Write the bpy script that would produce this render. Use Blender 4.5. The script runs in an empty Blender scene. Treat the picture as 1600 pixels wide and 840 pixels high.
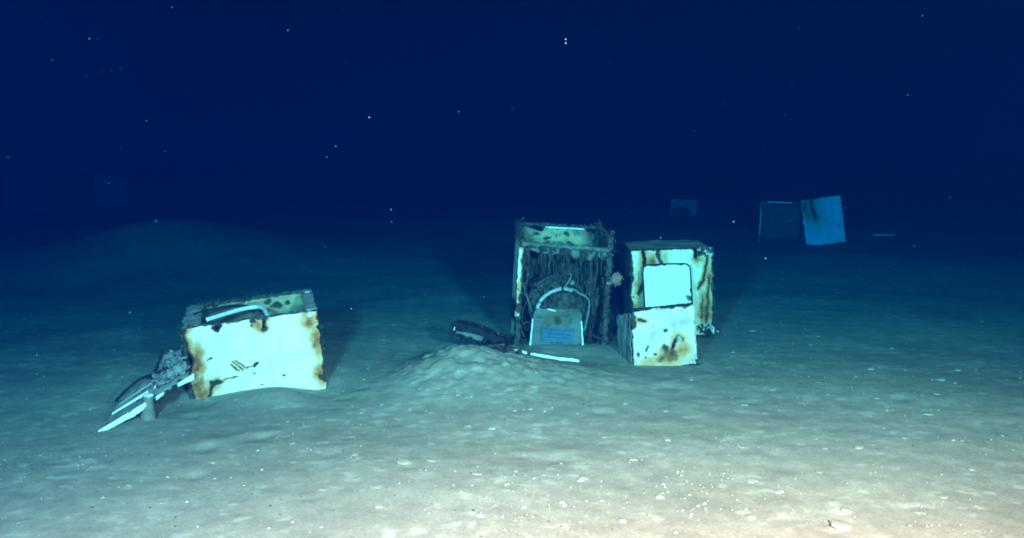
import bpy, bmesh, math, random
import numpy as np
from mathutils import Vector, Matrix, Euler

R = math.radians
scene = bpy.context.scene
col = scene.collection

# ------------------------------------------------------------------ camera
cam_d = bpy.data.cameras.new('camera')
cam = bpy.data.objects.new('camera', cam_d)
col.objects.link(cam)
cam.location = (0, 0, 1.40)
cam.rotation_euler = (R(90 - 7.6), 0, 0)
cam_d.sensor_width = 36
cam_d.lens = 31.2
cam_d.clip_start = 0.05
cam_d.clip_end = 400
scene.camera = cam

# ------------------------------------------------------------------ the dark water far from the lamps: a faint even blue from all round
world = bpy.data.worlds.new('World')
scene.world = world
world.use_nodes = True
bg = world.node_tree.nodes['Background']
bg.inputs['Color'].default_value = (0.0, 0.075, 0.60, 1)
bg.inputs['Strength'].default_value = 0.014

# ------------------------------------------------------------------ the diving vehicle's left and right floodlights, plus an added fill lamp overhead
# (no daylight reaches this depth; the side pair follows from the cast shadows)
def floodlight(loc, aim, watts, color, cone):
    d = bpy.data.lights.new('vehicle_or_fill_light', 'SPOT')
    d.energy = watts
    d.color = color                     # white-balanced for the red that the water takes out
    d.spot_size = R(cone)
    d.spot_blend = 1.0
    d.shadow_soft_size = 0.16
    o = bpy.data.objects.new('vehicle_or_fill_light', d)
    col.objects.link(o)
    o.location = loc
    o.rotation_euler = (Vector(aim) - Vector(loc)).to_track_quat('-Z', 'Y').to_euler()
    o['kind'] = 'helper'
    return o
floodlight((-1.00, -0.15, 1.75), (-1.10, 4.6, 0.0), 12000, (1.0, 0.245, 0.215), 110)
floodlight((0.15, -0.20, 2.05), (0.35, 4.2, 0.0), 11000, (1.0, 0.108, 0.066), 64)  # fill lamp added overhead to lighten the side lamps' shadows
floodlight((1.30, -0.15, 1.75), (2.70, 5.4, 0.1), 35000, (1.0, 0.108, 0.071), 120)

vs = scene.view_settings
vs.view_transform = 'Standard'
vs.look = 'None'
vs.exposure = -0.12
vs.gamma = 1
vs.use_curve_mapping = False
scene.render.engine = 'CYCLES'
cy = scene.cycles
cy.filter_width = 2.0
cy.max_bounces = 5
cy.diffuse_bounces = 3
cy.glossy_bounces = 2
cy.volume_bounces = 1
cy.use_denoising = True
cy.sample_clamp_indirect = 4
cy.caustics_reflective = False
cy.caustics_refractive = False

# ------------------------------------------------------------------ noise in numpy
def _hash(ix, iy, seed):
    h = (ix.astype(np.int64) * 374761393 + iy.astype(np.int64) * 668265263 + seed * 2147483647) & 0xffffffff
    h = ((h ^ (h >> 13)) * 1274126177) & 0xffffffff
    h = h ^ (h >> 16)
    return (h & 0xffff) / 65535.0 * 2 - 1

def vnoise(x, y, seed=0):
    ix, iy = np.floor(x), np.floor(y)
    fx, fy = x - ix, y - iy
    fx = fx * fx * fx * (fx * (fx * 6 - 15) + 10)
    fy = fy * fy * fy * (fy * (fy * 6 - 15) + 10)
    a = _hash(ix, iy, seed); b = _hash(ix + 1, iy, seed)
    c = _hash(ix, iy + 1, seed); d = _hash(ix + 1, iy + 1, seed)
    return (a * (1 - fx) + b * fx) * (1 - fy) + (c * (1 - fx) + d * fx) * fy

def fbm(x, y, octv=4, seed=0, gain=0.5):
    x = np.asarray(x, float); y = np.asarray(y, float)
    s, a = np.zeros(np.broadcast(x, y).shape), 1.0
    for k in range(octv):
        s = s + a * vnoise(x * 2 ** k + 17.3 * k, y * 2 ** k - 9.1 * k, seed + 31 * k)
        a *= gain
    return s

def gauss(x, y, cx, cy_, sx, sy, rot=0.0):
    c, s = math.cos(rot), math.sin(rot)
    dx, dy = x - cx, y - cy_
    u, v = dx * c + dy * s, -dx * s + dy * c
    return np.exp(-(u / sx) ** 2 / 2 - (v / sy) ** 2 / 2)

_pr = random.Random(19)
PITS = []          # burrow pits and the little heaps thrown up beside them
for _ in range(26):
    _x, _y, _s = _pr.uniform(-2.2, 2.6), _pr.uniform(3.1, 5.2), _pr.uniform(0.016, 0.05)
    PITS.append((_x, _y, _s, -0.28 * _s))
    PITS.append((_x + _pr.uniform(-2, 2) * _s, _y + _pr.uniform(0.5, 2.2) * _s, _s * _pr.uniform(1.0, 1.8), 0.20 * _s))

def height(x, y):
    """the seabed"""
    x = np.asarray(x, float); y = np.asarray(y, float)
    z = 0.026 * fbm(x / 2.3, y / 2.3, 2, 3) + 0.0040 * fbm(x / 0.5, y / 0.5, 2, 8)
    calm = np.clip((8.5 - y) / 4, 0.15, 1)
    z = z + 0.0014 * calm * fbm(x / 0.085, y / 0.08, 3, 21, 0.6)
    near = np.clip((14 - y) / 6, 0, 1)
    z = z + 0.0012 * calm * np.clip(fbm(x / 0.05 + 3, y / 0.04, 2, 77), 0.15, 1)
    # ripples left by the current
    z = z + 0.0006 * near * np.sin((y + 0.25 * x + 0.12 * fbm(x / 0.6, y / 0.6, 2, 5)) * 2 * math.pi / 0.24)
    for (a, b, sg, am) in PITS:
        z = z + am * gauss(x, y, a, b, sg, sg)
    # spoil heap in front of the open cabinet
    m = gauss(x, y, -0.30, 5.54, 0.23 + 0.09 * (x > -0.30), 0.25 + 0.14 * (y < 5.54)) * 0.152 + gauss(x, y, 0.20, 5.25, 0.33, 0.27) * 0.055 + gauss(x, y, -0.50, 5.28, 0.20, 0.22) * 0.035
    z = z + m * (1 + 0.07 * fbm(x / 0.16, y / 0.16, 3, 40)) + 0.0095 * np.clip(m / 0.10, 0, 1) * fbm(x / 0.045, y / 0.06, 3, 50, 0.6)
    # big far mound
    z = z + gauss(x, y, -4.90, 12.5, 0.85, 1.4) * 0.37 + gauss(x, y, -6.0, 12.2, 1.2, 1.2) * 0.07 + gauss(x, y, -3.4, 12.8, 1.0, 1.1) * 0.07
    # silt drifted up against the lying cabinet and the debris behind it
    z = z - gauss(x, y, -1.5, 5.05, 0.45, 0.40) * 0.030 - gauss(x, y, -1.84, 4.92, 0.13, 0.16) * 0.036 - gauss(x, y, -1.12, 5.12, 0.13, 0.16) * 0.036 - gauss(x, y, 1.0, 5.70, 0.3, 0.15) * 0.015 + gauss(x, y, -1.36, 4.98, 0.17, 0.13) * 0.048 + gauss(x, y, -2.25, 5.6, 0.6, 0.45) * 0.06
    z = z + gauss(x, y, 0.30, 6.15, 0.32, 0.16) * 0.03
    return z

# ------------------------------------------------------------------ materials
def new_mat(name):
    m = bpy.data.materials.new(name)
    m.use_nodes = True
    nt = m.node_tree
    return m, nt, nt.nodes['Principled BSDF']

def N(nt, kind, **kw):
    n = nt.nodes.new(kind)
    for k, v in kw.items():
        setattr(n, k, v)
    return n

def noise_node(nt, scale, detail=4, rough=0.6, coord='Object', dist=0.0, stretch=None):
    tc = N(nt, 'ShaderNodeTexCoord')
    n = N(nt, 'ShaderNodeTexNoise')
    n.inputs['Scale'].default_value = scale
    n.inputs['Detail'].default_value = detail
    n.inputs['Roughness'].default_value = rough
    n.inputs['Distortion'].default_value = dist
    if stretch:
        mp = N(nt, 'ShaderNodeMapping')
        mp.inputs['Scale'].default_value = stretch
        nt.links.new(tc.outputs[coord], mp.inputs['Vector'])
        nt.links.new(mp.outputs['Vector'], n.inputs['Vector'])
    else:
        nt.links.new(tc.outputs[coord], n.inputs['Vector'])
    return n

def ramp(nt, src, stops):
    r = N(nt, 'ShaderNodeValToRGB')
    el = r.color_ramp.elements
    while len(el) < len(stops):
        el.new(0.5)
    for e, (p, c) in zip(el, stops):
        e.position = p
        e.color = (*c, 1) if len(c) == 3 else c
    nt.links.new(src, r.inputs['Fac'])
    return r

def mix(nt, fac, a, b, blend='MIX'):
    m = N(nt, 'ShaderNodeMix', data_type='RGBA', blend_type=blend)
    for sock, v in ((m.inputs['Factor'], fac), (m.inputs['A'], a), (m.inputs['B'], b)):
        if hasattr(v, 'is_linked'):
            nt.links.new(v, sock)
        elif isinstance(v, (int, float)):
            sock.default_value = v
        else:
            sock.default_value = (*v, 1)
    return m.outputs['Result']

def math_node(nt, op, a, b=None, clamp=False):
    m = N(nt, 'ShaderNodeMath', operation=op, use_clamp=clamp)
    for i, v in enumerate((a, b)):
        if v is None:
            continue
        if hasattr(v, 'is_linked'):
            nt.links.new(v, m.inputs[i])
        else:
            m.inputs[i].default_value = v
    return m.outputs[0]

def bump(nt, bsdf, src, strength, dist=0.01):
    b = N(nt, 'ShaderNodeBump')
    b.inputs['Strength'].default_value = strength
    b.inputs['Distance'].default_value = dist
    nt.links.new(src, b.inputs['Height'])
    nt.links.new(b.outputs['Normal'], bsdf.inputs['Normal'])

def mat_silt():
    m, nt, b = new_mat('silt')
    big = noise_node(nt, 1.1, 4, 0.55)
    mid = noise_node(nt, 9.0, 5, 0.62, stretch=(1.0, 0.8, 1))
    fine = noise_node(nt, 75.0, 3, 0.7)
    c1 = ramp(nt, big.outputs['Fac'], [(0.30, (0.232, 0.205, 0.170)), (0.70, (0.315, 0.282, 0.235))]).outputs['Color']
    c2 = ramp(nt, mid.outputs['Fac'], [(0.34, (0.86, 0.86, 0.86)), (0.54, (1.0, 1.0, 1.0)), (0.74, (1.22, 1.22, 1.20))]).outputs['Color']
    c3 = ramp(nt, fine.outputs['Fac'], [(0.30, (0.80, 0.80, 0.80)), (0.66, (1.10, 1.10, 1.10)), (0.74, (1.4, 1.4, 1.4))]).outputs['Color']
    c = mix(nt, 1.0, c1, c2, 'MULTIPLY')
    c = mix(nt, 1.0, c, c3, 'MULTIPLY')
    blot = noise_node(nt, 15.0, 2, 0.5, stretch=(0.8, 1.0, 1))      # pale smears of shell hash
    blot2 = noise_node(nt, 2.2, 2, 0.5)
    bl = math_node(nt, 'ADD', blot.outputs['Fac'], math_node(nt, 'MULTIPLY', math_node(nt, 'SUBTRACT', blot2.outputs['Fac'], 0.5), 0.45))
    bl = ramp(nt, bl, [(0.60, (0, 0, 0)), (0.72, (0.62, 0.62, 0.62))]).outputs['Color']
    c = mix(nt, bl, c, (0.42, 0.39, 0.335))
    nt.links.new(c, b.inputs['Base Color'])
    b.inputs['Roughness'].default_value = 0.95
    b.inputs['Specular IOR Level'].default_value = 0.1
    s = math_node(nt, 'ADD', math_node(nt, 'MULTIPLY', mid.outputs['Fac'], 0.7), math_node(nt, 'MULTIPLY', fine.outputs['Fac'], 0.35))
    bump(nt, b, s, 0.20, 0.008)
    return m

def mat_plate(name, base, stain=(0.44, 0.165, 0.050), dark=(0.030, 0.020, 0.012), grime=0.10, bleed=(0.70, 0.46, 0.25)):
    """painted sheet metal: attribute 'stain' = ochre rust bleeding, 'dark' = eaten through to black rust"""
    m, nt, b = new_mat(name)
    at_s = N(nt, 'ShaderNodeAttribute', attribute_name='stain')
    at_d = N(nt, 'ShaderNodeAttribute', attribute_name='dark')
    n1 = noise_node(nt, 26, 5, 0.65)
    n2 = noise_node(nt, 9, 4, 0.6)
    n3 = noise_node(nt, 120, 2, 0.5)
    g = ramp(nt, n2.outputs['Fac'], [(0.42, (1, 1, 1)), (0.75, (1 - grime * 2.2,) * 3)]).outputs['Color']
    c = mix(nt, 1.0, base, g, 'MULTIPLY')
    sp = ramp(nt, n3.outputs['Fac'], [(0.30, (0.72, 0.66, 0.52)), (0.36, (1, 1, 1))]).outputs['Color']
    c = mix(nt, 1.0, c, sp, 'MULTIPLY')
    s = math_node(nt, 'MULTIPLY', at_s.outputs['Fac'], math_node(nt, 'ADD', math_node(nt, 'MULTIPLY', n1.outputs['Fac'], 1.0), 0.5), True)
    sc = ramp(nt, s, [(0.15, bleed if base[0] > 0.4 else stain), (0.5, tuple(0.45 * p + 0.55 * q for p, q in zip(bleed, stain)) if base[0] > 0.4 else stain), (0.8, stain), (1.0, (stain[0] * 0.45, stain[1] * 0.38, stain[2] * 0.4))]).outputs['Color']
    sf = ramp(nt, s, [(0.03, (0, 0, 0)), (0.5, (0.85, 0.85, 0.85)), (0.8, (1, 1, 1))]).outputs['Color']
    c = mix(nt, sf, c, sc)
    d = math_node(nt, 'ADD', at_d.outputs['Fac'], math_node(nt, 'MULTIPLY', math_node(nt, 'SUBTRACT', n1.outputs['Fac'], 0.5), 0.5))
    d = ramp(nt, d, [(0.36, (0, 0, 0)), (0.66, (1, 1, 1))]).outputs['Color']
    c = mix(nt, d, c, dark)
    nt.links.new(c, b.inputs['Base Color'])
    b.inputs['Roughness'].default_value = 0.62
    b.inputs['Specular IOR Level'].default_value = 0.25
    h = math_node(nt, 'SUBTRACT', n1.outputs['Fac'], math_node(nt, 'MULTIPLY', d, 1.5))
    bump(nt, b, h, 0.22, 0.006)
    return m

def mat_rough(name, c_lo, c_hi, scale=30, rough=0.9, bs=0.7, dist=0.01, stretch=None):
    m, nt, b = new_mat(name)
    n = noise_node(nt, scale, 6, 0.68, stretch=stretch)
    nt.links.new(ramp(nt, n.outputs['Fac'], [(0.34, c_lo), (0.68, c_hi)]).outputs['Color'], b.inputs['Base Color'])
    b.inputs['Roughness'].default_value = rough
    b.inputs['Specular IOR Level'].default_value = 0.15
    bump(nt, b, n.outputs['Fac'], bs, dist)
    return m

M = {
    'silt': mat_silt(),
    'white': mat_plate('white_enamel', (0.80, 0.68, 0.61)),
    'whiteblue': mat_plate('cool_white_enamel', (0.62, 0.47, 0.47), grime=0.26),
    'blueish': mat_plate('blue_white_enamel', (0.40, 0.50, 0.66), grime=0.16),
    'cleanwhite': mat_plate('clean_white_enamel', (0.80, 0.67, 0.64), grime=0.08),
    'pale': mat_plate('worn_pale_enamel', (0.62, 0.63, 0.60), grime=0.22),
    'grey': mat_plate('silted_grey_metal', (0.20, 0.205, 0.20), stain=(0.16, 0.13, 0.05), grime=0.25),
    'galv': mat_plate('dull_galvanised_metal', (0.115, 0.115, 0.11), stain=(0.10, 0.07, 0.03), grime=0.25),
    'inner': mat_plate('rusted_inner_metal', (0.060, 0.052, 0.040), stain=(0.34, 0.28, 0.16), grime=0.3),
    'midgrey': mat_plate('silted_pale_metal', (0.33, 0.335, 0.33), stain=(0.2, 0.16, 0.07), grime=0.3),
    'panelgrey': mat_plate('silted_panel', (0.105, 0.112, 0.118), stain=(0.09, 0.075, 0.04), grime=0.42),
    'crust': mat_rough('rust_crust', (0.018, 0.017, 0.015), (0.105, 0.095, 0.075), 34, bs=1.0, dist=0.015),
    'rusticle': mat_rough('rusticle_iron', (0.015, 0.014, 0.012), (0.085, 0.075, 0.062), 40, bs=0.8, stretch=(1, 1, 0.3)),
    'black': mat_rough('dark_rusted_steel', (0.006, 0.006, 0.007), (0.030, 0.027, 0.024), 24),
    'hose': mat_rough('pale_hose_rubber', (0.42, 0.44, 0.44), (0.66, 0.68, 0.67), 22, rough=0.6, bs=0.25),
    'hosedull': mat_rough('silted_hose', (0.20, 0.21, 0.21), (0.40, 0.41, 0.40), 26, rough=0.7, bs=0.4),
    'trim': mat_rough('bright_trim', (0.55, 0.55, 0.53), (0.86, 0.86, 0.84), 26, rough=0.5, bs=0.3),
    'cable': mat_rough('cable_black', (0.008, 0.008, 0.009), (0.022, 0.022, 0.022), 40),
    'cablegrey': mat_rough('cable_grey', (0.10, 0.11, 0.11), (0.20, 0.21, 0.21), 40),
    'stub': mat_rough('silty_stub', (0.12, 0.11, 0.10), (0.20, 0.185, 0.165), 30, bs=0.6),
    'growth': mat_rough('pink_growth', (0.16, 0.085, 0.075), (0.34, 0.20, 0.17), 45, bs=0.9),
    'label': mat_rough('blue_label', (0.04, 0.075, 0.125), (0.07, 0.13, 0.20), 14, bs=0.2),
    'ink': mat_rough('label_ink', (0.022, 0.045, 0.09), (0.06, 0.11, 0.19), 40, bs=0.2),
    'shell': mat_rough('pale_shell', (0.28, 0.255, 0.215), (0.43, 0.40, 0.345), 30, bs=0.5),
    'darkstone': mat_rough('dark_pebble', (0.03, 0.03, 0.03), (0.07, 0.065, 0.06), 40),
    'snow': mat_rough('organic_fleck', (0.55, 0.56, 0.56), (0.75, 0.76, 0.76), 20, bs=0.1),
}

# ------------------------------------------------------------------ object helpers
def tag(o, label=None, cat=None, group=None, kind=None):
    for k, v in (('label', label), ('category', cat), ('group', group), ('kind', kind)):
        if v:
            o[k] = v
    return o

def empty(name, loc=(0, 0, 0), rot=(0, 0, 0)):
    o = bpy.data.objects.new(name, None)
    o.empty_display_size = 0.1
    col.objects.link(o)
    o.location = loc
    o.rotation_euler = rot
    return o

def link_mesh(name, me, mat, parent=None, smooth=False):
    o = bpy.data.objects.new(name, me)
    col.objects.link(o)
    if mat is not None and not me.materials:
        me.materials.append(M[mat] if isinstance(mat, str) else mat)
    if smooth:
        for p in me.polygons:
            p.use_smooth = True
    if parent:
        o.parent = parent
    return o

def from_bm(name, bm, mat, parent=None, smooth=False):
    bmesh.ops.recalc_face_normals(bm, faces=bm.faces)
    me = bpy.data.meshes.new(name)
    bm.to_mesh(me)
    bm.free()
    return link_mesh(name, me, mat, parent, smooth)

def seg_dist(px, py, pts):
    d = np.full(px.shape, 1e9)
    for (x0, y0), (x1, y1) in zip(pts[:-1], pts[1:]):
        vx, vy = x1 - x0, y1 - y0
        t = np.clip(((px - x0) * vx + (py - y0) * vy) / (vx * vx + vy * vy + 1e-12), 0, 1)
        d = np.minimum(d, np.hypot(px - x0 - t * vx, py - y0 - t * vy))
    return d

class Marks:
    """rust marks in a plate's own metres: x across, z up"""
    def __init__(self, seed=0):
        self.seed, self.stains, self.darks, self.holes = seed, [], [], []
    def stain(self, x, z, rx, rz, a=1.0): self.stains.append((x, z, rx, rz, a)); return self
    def dark(self, x, z, rx, rz, a=1.0): self.darks.append(('s', x, z, rx, rz, a)); return self
    def line(self, pts, w, a=1.0): self.darks.append(('l', pts, w, a)); return self
    def hole(self, pts, w): self.holes.append((pts, w)); return self
    def edge(self, side, depth, a=1.0, dark=0.0): self.stains.append(('e', side, depth, a, dark)); return self
    def eval(self, X, Z, w, h):
        s0 = self.seed
        wx = X + 0.012 * fbm(X / 0.05, Z / 0.05, 3, s0 + 1)
        wz = Z + 0.016 * fbm(X / 0.05, Z / 0.05, 3, s0 + 2)
        st = np.zeros(X.shape); dk = np.zeros(X.shape)
        nz = fbm(X / 0.09, Z / 0.09, 3, s0 + 7)
        for e in self.stains:
            if e[0] == 'e':
                _, side, depth, a, dd = e
                dist = {'l': wx + w / 2, 'r': w / 2 - wx, 'b': wz, 't': h - wz}[side]
                mod = np.clip(0.55 + 0.75 * nz, 0, 1.5)
                st = np.maximum(st, a * np.exp(-np.clip(dist, 0, 9) / (depth * 0.6 * (0.25 + mod))))
                if dd:
                    dk = np.maximum(dk, dd * np.exp(-np.clip(dist, 0, 9) / (0.010 * (0.2 + mod))))
            else:
                x, z, rx, rz, a = e
                st = np.maximum(st, a * np.exp(-((wx - x) / rx) ** 2 - ((wz - z) / rz) ** 2))
        for e in self.darks:
            if e[0] == 's':
                _, x, z, rx, rz, a = e
                dk = np.maximum(dk, a * np.exp(-(((wx - x) / rx) ** 2 + ((wz - z) / rz) ** 2) ** 1.4))
            else:
                _, pts, wd, a = e
                d = seg_dist(X * 0.5 + wx * 0.5, Z * 0.5 + wz * 0.5, pts)
                dk = np.maximum(dk, a * np.exp(-(d / wd) ** 2))
                st = np.maximum(st, 0.8 * a * np.exp(-(d / (wd * 3.2))))
        hole = np.zeros(X.shape, bool)
        for pts, wd in self.holes:
            hole |= seg_dist(wx, wz, pts) < wd
        return np.clip(st, 0, 1), np.clip(dk, 0, 1), hole

def plate(name, w, h, mat, marks=None, parent=None, loc=(0, 0, 0), rot=(0, 0, 0), cell=0.007, thick=0.003,
          dent=0.004, rag=0.004, round_top=0.0, taper=(0, 0), seed=0, top_fn=None):
    """a sheet standing in its local xz plane (x -w/2..w/2, z 0..h), face towards -y; torn edges, dents and rust holes are geometry"""
    nu, nv = max(6, int(w / cell)), max(6, int(h / cell))
    u = np.linspace(0, 1, nu + 1); v = np.linspace(0, 1, nv + 1)
    U, V = np.meshgrid(u, v)
    X = (U - 0.5) * w; Z = V * h
    if marks is None:
        marks = Marks(seed)
    st, dk, hole = marks.eval(X, Z, w, h)
    P = X.copy(); Q = Z.copy()
    if rag:   # uneven edges
        fade = np.exp(-np.minimum(np.minimum(X + w / 2, w / 2 - X), np.minimum(Z, h - Z)) / 0.02)
        P += fade * rag * fbm(X / 0.05, Z / 0.035, 3, seed + 11)
        Q += fade * rag * fbm(X / 0.035, Z / 0.05, 3, seed + 12)
    if round_top:
        r = round_top
        lim = np.where(np.abs(P) > w / 2 - r, h - r + np.sqrt(np.clip(r * r - (np.abs(P) - (w / 2 - r)) ** 2, 0, None)), h)
        Q = Q * lim / h
    P = P * (1 + (taper[1] - taper[0]) * V + taper[0])
    if top_fn is not None:
        Q = Q * (1 + (top_fn(P) / h))
    D = dent * (fbm(X / 0.22, Z / 0.22, 3, seed + 5) + 0.35 * fbm(X / 0.06, Z / 0.06, 2, seed + 6)) + 0.004 * dk
    verts = np.stack([P, D, Q], -1).reshape(-1, 3)
    idx = np.arange((nu + 1) * (nv + 1)).reshape(nv + 1, nu + 1)
    f = np.stack([idx[:-1, :-1], idx[:-1, 1:], idx[1:, 1:], idx[1:, :-1]], -1)
    hc = hole[:-1, :-1] | hole[1:, 1:]
    f = f[~hc].reshape(-1, 4)
    me = bpy.data.meshes.new(name)
    me.from_pydata(verts.tolist(), [], f.tolist())
    for an, arr in (('stain', st), ('dark', dk)):
        a = me.attributes.new(an, 'FLOAT', 'POINT')
        a.data.foreach_set('value', arr.reshape(-1).astype(np.float32))
    bm = bmesh.new(); bm.from_mesh(me)
    loose = [x for x in bm.verts if not x.link_faces]
    bmesh.ops.delete(bm, geom=loose, context='VERTS')
    bm.to_mesh(me); bm.free()
    o = link_mesh(name, me, mat, parent, True)
    o.location = loc; o.rotation_euler = rot
    md = o.modifiers.new('sheet', 'SOLIDIFY')
    md.thickness = thick; md.offset = 1.0 if False else -1.0
    return o

def frame_basis(d):
    d = d.normalized()
    a = Vector((0, 0, 1)) if abs(d.z) < 0.9 else Vector((1, 0, 0))
    s = d.cross(a).normalized()
    return s, s.cross(d).normalized()

def crusty_bar(name, p0, p1, w, d, mat, parent=None, amp=0.006, seed=0, n=None, sides=8):
    """a rectangular rail or post, lumpy with rust"""
    rnd = random.Random(seed)
    p0, p1 = Vector(p0), Vector(p1)
    ax = p1 - p0
    s, t = frame_basis(ax)
    n = n or max(3, int(ax.length / 0.02))
    bm = bmesh.new()
    rings = []
    prof = [(-1, -1), (0, -1), (1, -1), (1, 0), (1, 1), (0, 1), (-1, 1), (-1, 0)]
    for i in range(n + 1):
        c = p0 + ax * (i / n)
        off = s * rnd.uniform(-amp, amp) * 0.5 + t * rnd.uniform(-amp, amp) * 0.5
        rings.append([bm.verts.new(c + off + s * (a * w / 2 + rnd.uniform(-amp, amp)) + t * (b * d / 2 + rnd.uniform(-amp, amp))) for a, b in prof])
    for r0, r1 in zip(rings[:-1], rings[1:]):
        for k in range(8):
            bm.faces.new((r0[k], r0[(k + 1) % 8], r1[(k + 1) % 8], r1[k]))
    bm.faces.new(rings[0]); bm.faces.new(rings[-1])
    return from_bm(name, bm, mat, parent)

def smooth_path(pts, sub=6):
    pts = [Vector(p) for p in pts]
    out = []
    for i in range(len(pts) - 1):
        a = pts[max(i - 1, 0)]; b = pts[i]; c = pts[i + 1]; d = pts[min(i + 2, len(pts) - 1)]
        for k in range(sub):
            t = k / sub
            out.append(0.5 * ((2 * b) + (c - a) * t + (2 * a - 5 * b + 4 * c - d) * t * t + (3 * b - a - 3 * c + d) * t ** 3))
    out.append(pts[-1])
    return out

def add_tube(bm, pts, rad, sides=10, jitter=0.0, rnd=None, ribs=0.0):
    rings = []
    for i, p in enumerate(pts):
        d = (pts[min(i + 1, len(pts) - 1)] - pts[max(i - 1, 0)])
        s, t = frame_basis(d)
        r = rad(i / max(1, len(pts) - 1)) if callable(rad) else rad
        if ribs and i % 2:
            r *= 1 - ribs
        ring = []
        for k in range(sides):
            a = 2 * math.pi * k / sides
            rr = r * (1 + (rnd.uniform(-jitter, jitter) if jitter else 0))
            ring.append(bm.verts.new(p + s * math.cos(a) * rr + t * math.sin(a) * rr))
        rings.append(ring)
    for r0, r1 in zip(rings[:-1], rings[1:]):
        for k in range(sides):
            bm.faces.new((r0[k], r0[(k + 1) % sides], r1[(k + 1) % sides], r1[k]))
    bm.faces.new(rings[0]); bm.faces.new(rings[-1])

def tube(name, pts, rad, mat, parent=None, sides=10, sub=6, ribs=0.0):
    bm = bmesh.new()
    add_tube(bm, smooth_path(pts, sub), rad, sides, ribs=ribs)
    return from_bm(name, bm, mat, parent, True)

def rusticles(name, anchors, mat, parent, seed=0, rmax=0.006):
    """hanging rust icicles: anchors = (x, y, z, length)"""
    rnd = random.Random(seed)
    bm = bmesh.new()
    for (x, y, z, L) in anchors:
        n = max(3, int(L / 0.03))
        p = Vector((x, y, z)); pts = [p.copy()]
        for i in range(n):
            p = p + Vector((rnd.uniform(-.008, .008), rnd.uniform(-.006, .006), -L / n * rnd.uniform(0.7, 1.3)))
            pts.append(p.copy())
        r0 = rnd.uniform(0.45, 1) * rmax
        add_tube(bm, pts, lambda t, r0=r0: r0 * (1 - t * 0.75), 5, 0.5, rnd)
    o = from_bm(name, bm, mat, parent, True)
    o['kind'] = 'stuff'
    return o

def tufts(name, spots, mat, parent, seed=0, size=0.03):
    """short shaggy rust growth on bars: many small bent flakes"""
    rnd = random.Random(seed)
    bm = bmesh.new()
    for (a, b, n, spread) in spots:
        a, b = Vector(a), Vector(b)
        for i in range(n):
            c = a.lerp(b, rnd.random()) + Vector([rnd.gauss(0, spread) for _ in range(3)])
            L = size * rnd.uniform(0.4, 1.3)
            d = Vector((rnd.gauss(0, 0.45), rnd.gauss(0, 0.45), rnd.gauss(-0.1, 0.8))).normalized() * L
            s, t = frame_basis(d)
            wd = L * rnd.uniform(0.10, 0.28)
            v = [bm.verts.new(c - d * 0.5 + s * wd), bm.verts.new(c - d * 0.5 - s * wd * 0.5 + t * wd), bm.verts.new(c - d * 0.5 - s * wd * 0.5 - t * wd), bm.verts.new(c + d * 0.5)]
            for tri in ((0, 1, 2), (0, 1, 3), (1, 2, 3), (2, 0, 3)):
                bm.faces.new([v[k] for k in tri])
    o = from_bm(name, bm, mat, parent)
    o['kind'] = 'stuff'
    return o

# ------------------------------------------------------------------ the seabed: one sheet out past where the lamps reach
def axis(lo, hi, dense_lo, dense_hi, step, grow=1.07):
    a = list(np.arange(dense_lo, dense_hi, step))
    s, x = step, dense_lo
    left = []
    while x > lo:
        s *= grow; x -= s; left.append(x)
    s, x = step, dense_hi
    right = [x]
    while x < hi:
        s *= grow; x += s; right.append(x)
    return np.array(left[::-1] + a + right)

gx = axis(-44, 44, -3.6, 3.6, 0.0165)
gy = axis(-5.5, 68, 2.7, 7.2, 0.0165, 1.022)
GX, GY = np.meshgrid(gx, gy)
GZ = height(GX, GY)
idx = np.arange(GX.size).reshape(GX.shape)
gf = np.stack([idx[:-1, :-1], idx[:-1, 1:], idx[1:, 1:], idx[1:, :-1]], -1).reshape(-1, 4)
me = bpy.data.meshes.new('seabed')
me.vertices.add(GX.size)
me.vertices.foreach_set('co', np.stack([GX, GY, GZ], -1).reshape(-1).astype(np.float32))
me.loops.add(gf.size); me.polygons.add(len(gf))
me.loops.foreach_set('vertex_index', gf.reshape(-1).astype(np.int32))
me.polygons.foreach_set('loop_start', np.arange(0, gf.size, 4, dtype=np.int32))
me.polygons.foreach_set('loop_total', np.full(len(gf), 4, dtype=np.int32))
me.polygons.foreach_set('use_smooth', np.ones(len(gf), dtype=bool))
me.update(calc_edges=True); me.validate()
tag(link_mesh('seabed', me, 'silt'), kind='structure')

# ------------------------------------------------------------------ the water itself
def water_box():
    bm = bmesh.new()
    bmesh.ops.create_cube(bm, size=1)
    for v in bm.verts:
        v.co = Vector((v.co.x * 96, 32 + v.co.y * 80, 6.5 + v.co.z * 17))
    m = bpy.data.materials.new('sea_water')
    m.use_nodes = True
    nt = m.node_tree
    nt.nodes.remove(nt.nodes['Principled BSDF'])
    pv = N(nt, 'ShaderNodeVolumePrincipled')
    pv.inputs['Color'].default_value = (0.0, 0.0031, 0.0245, 1)
    pv.inputs['Density'].default_value = 0.34
    pv.inputs['Anisotropy'].default_value = 0.25
    pv.inputs['Absorption Color'].default_value = (0.0, 0.757, 0.983, 1)
    nt.links.new(pv.outputs['Volume'], nt.nodes['Material Output'].inputs['Volume'])
    o = from_bm('haze', bm, m)
    tag(o, kind='stuff')
water_box()

# ------------------------------------------------------------------ 1. cabinet lying half sunk, left
def place(root, local, target):
    """move root so that its local point sits at the target point"""
    e = root.rotation_euler.to_matrix()
    root.location = Vector(target) - e @ Vector(local)

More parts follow.
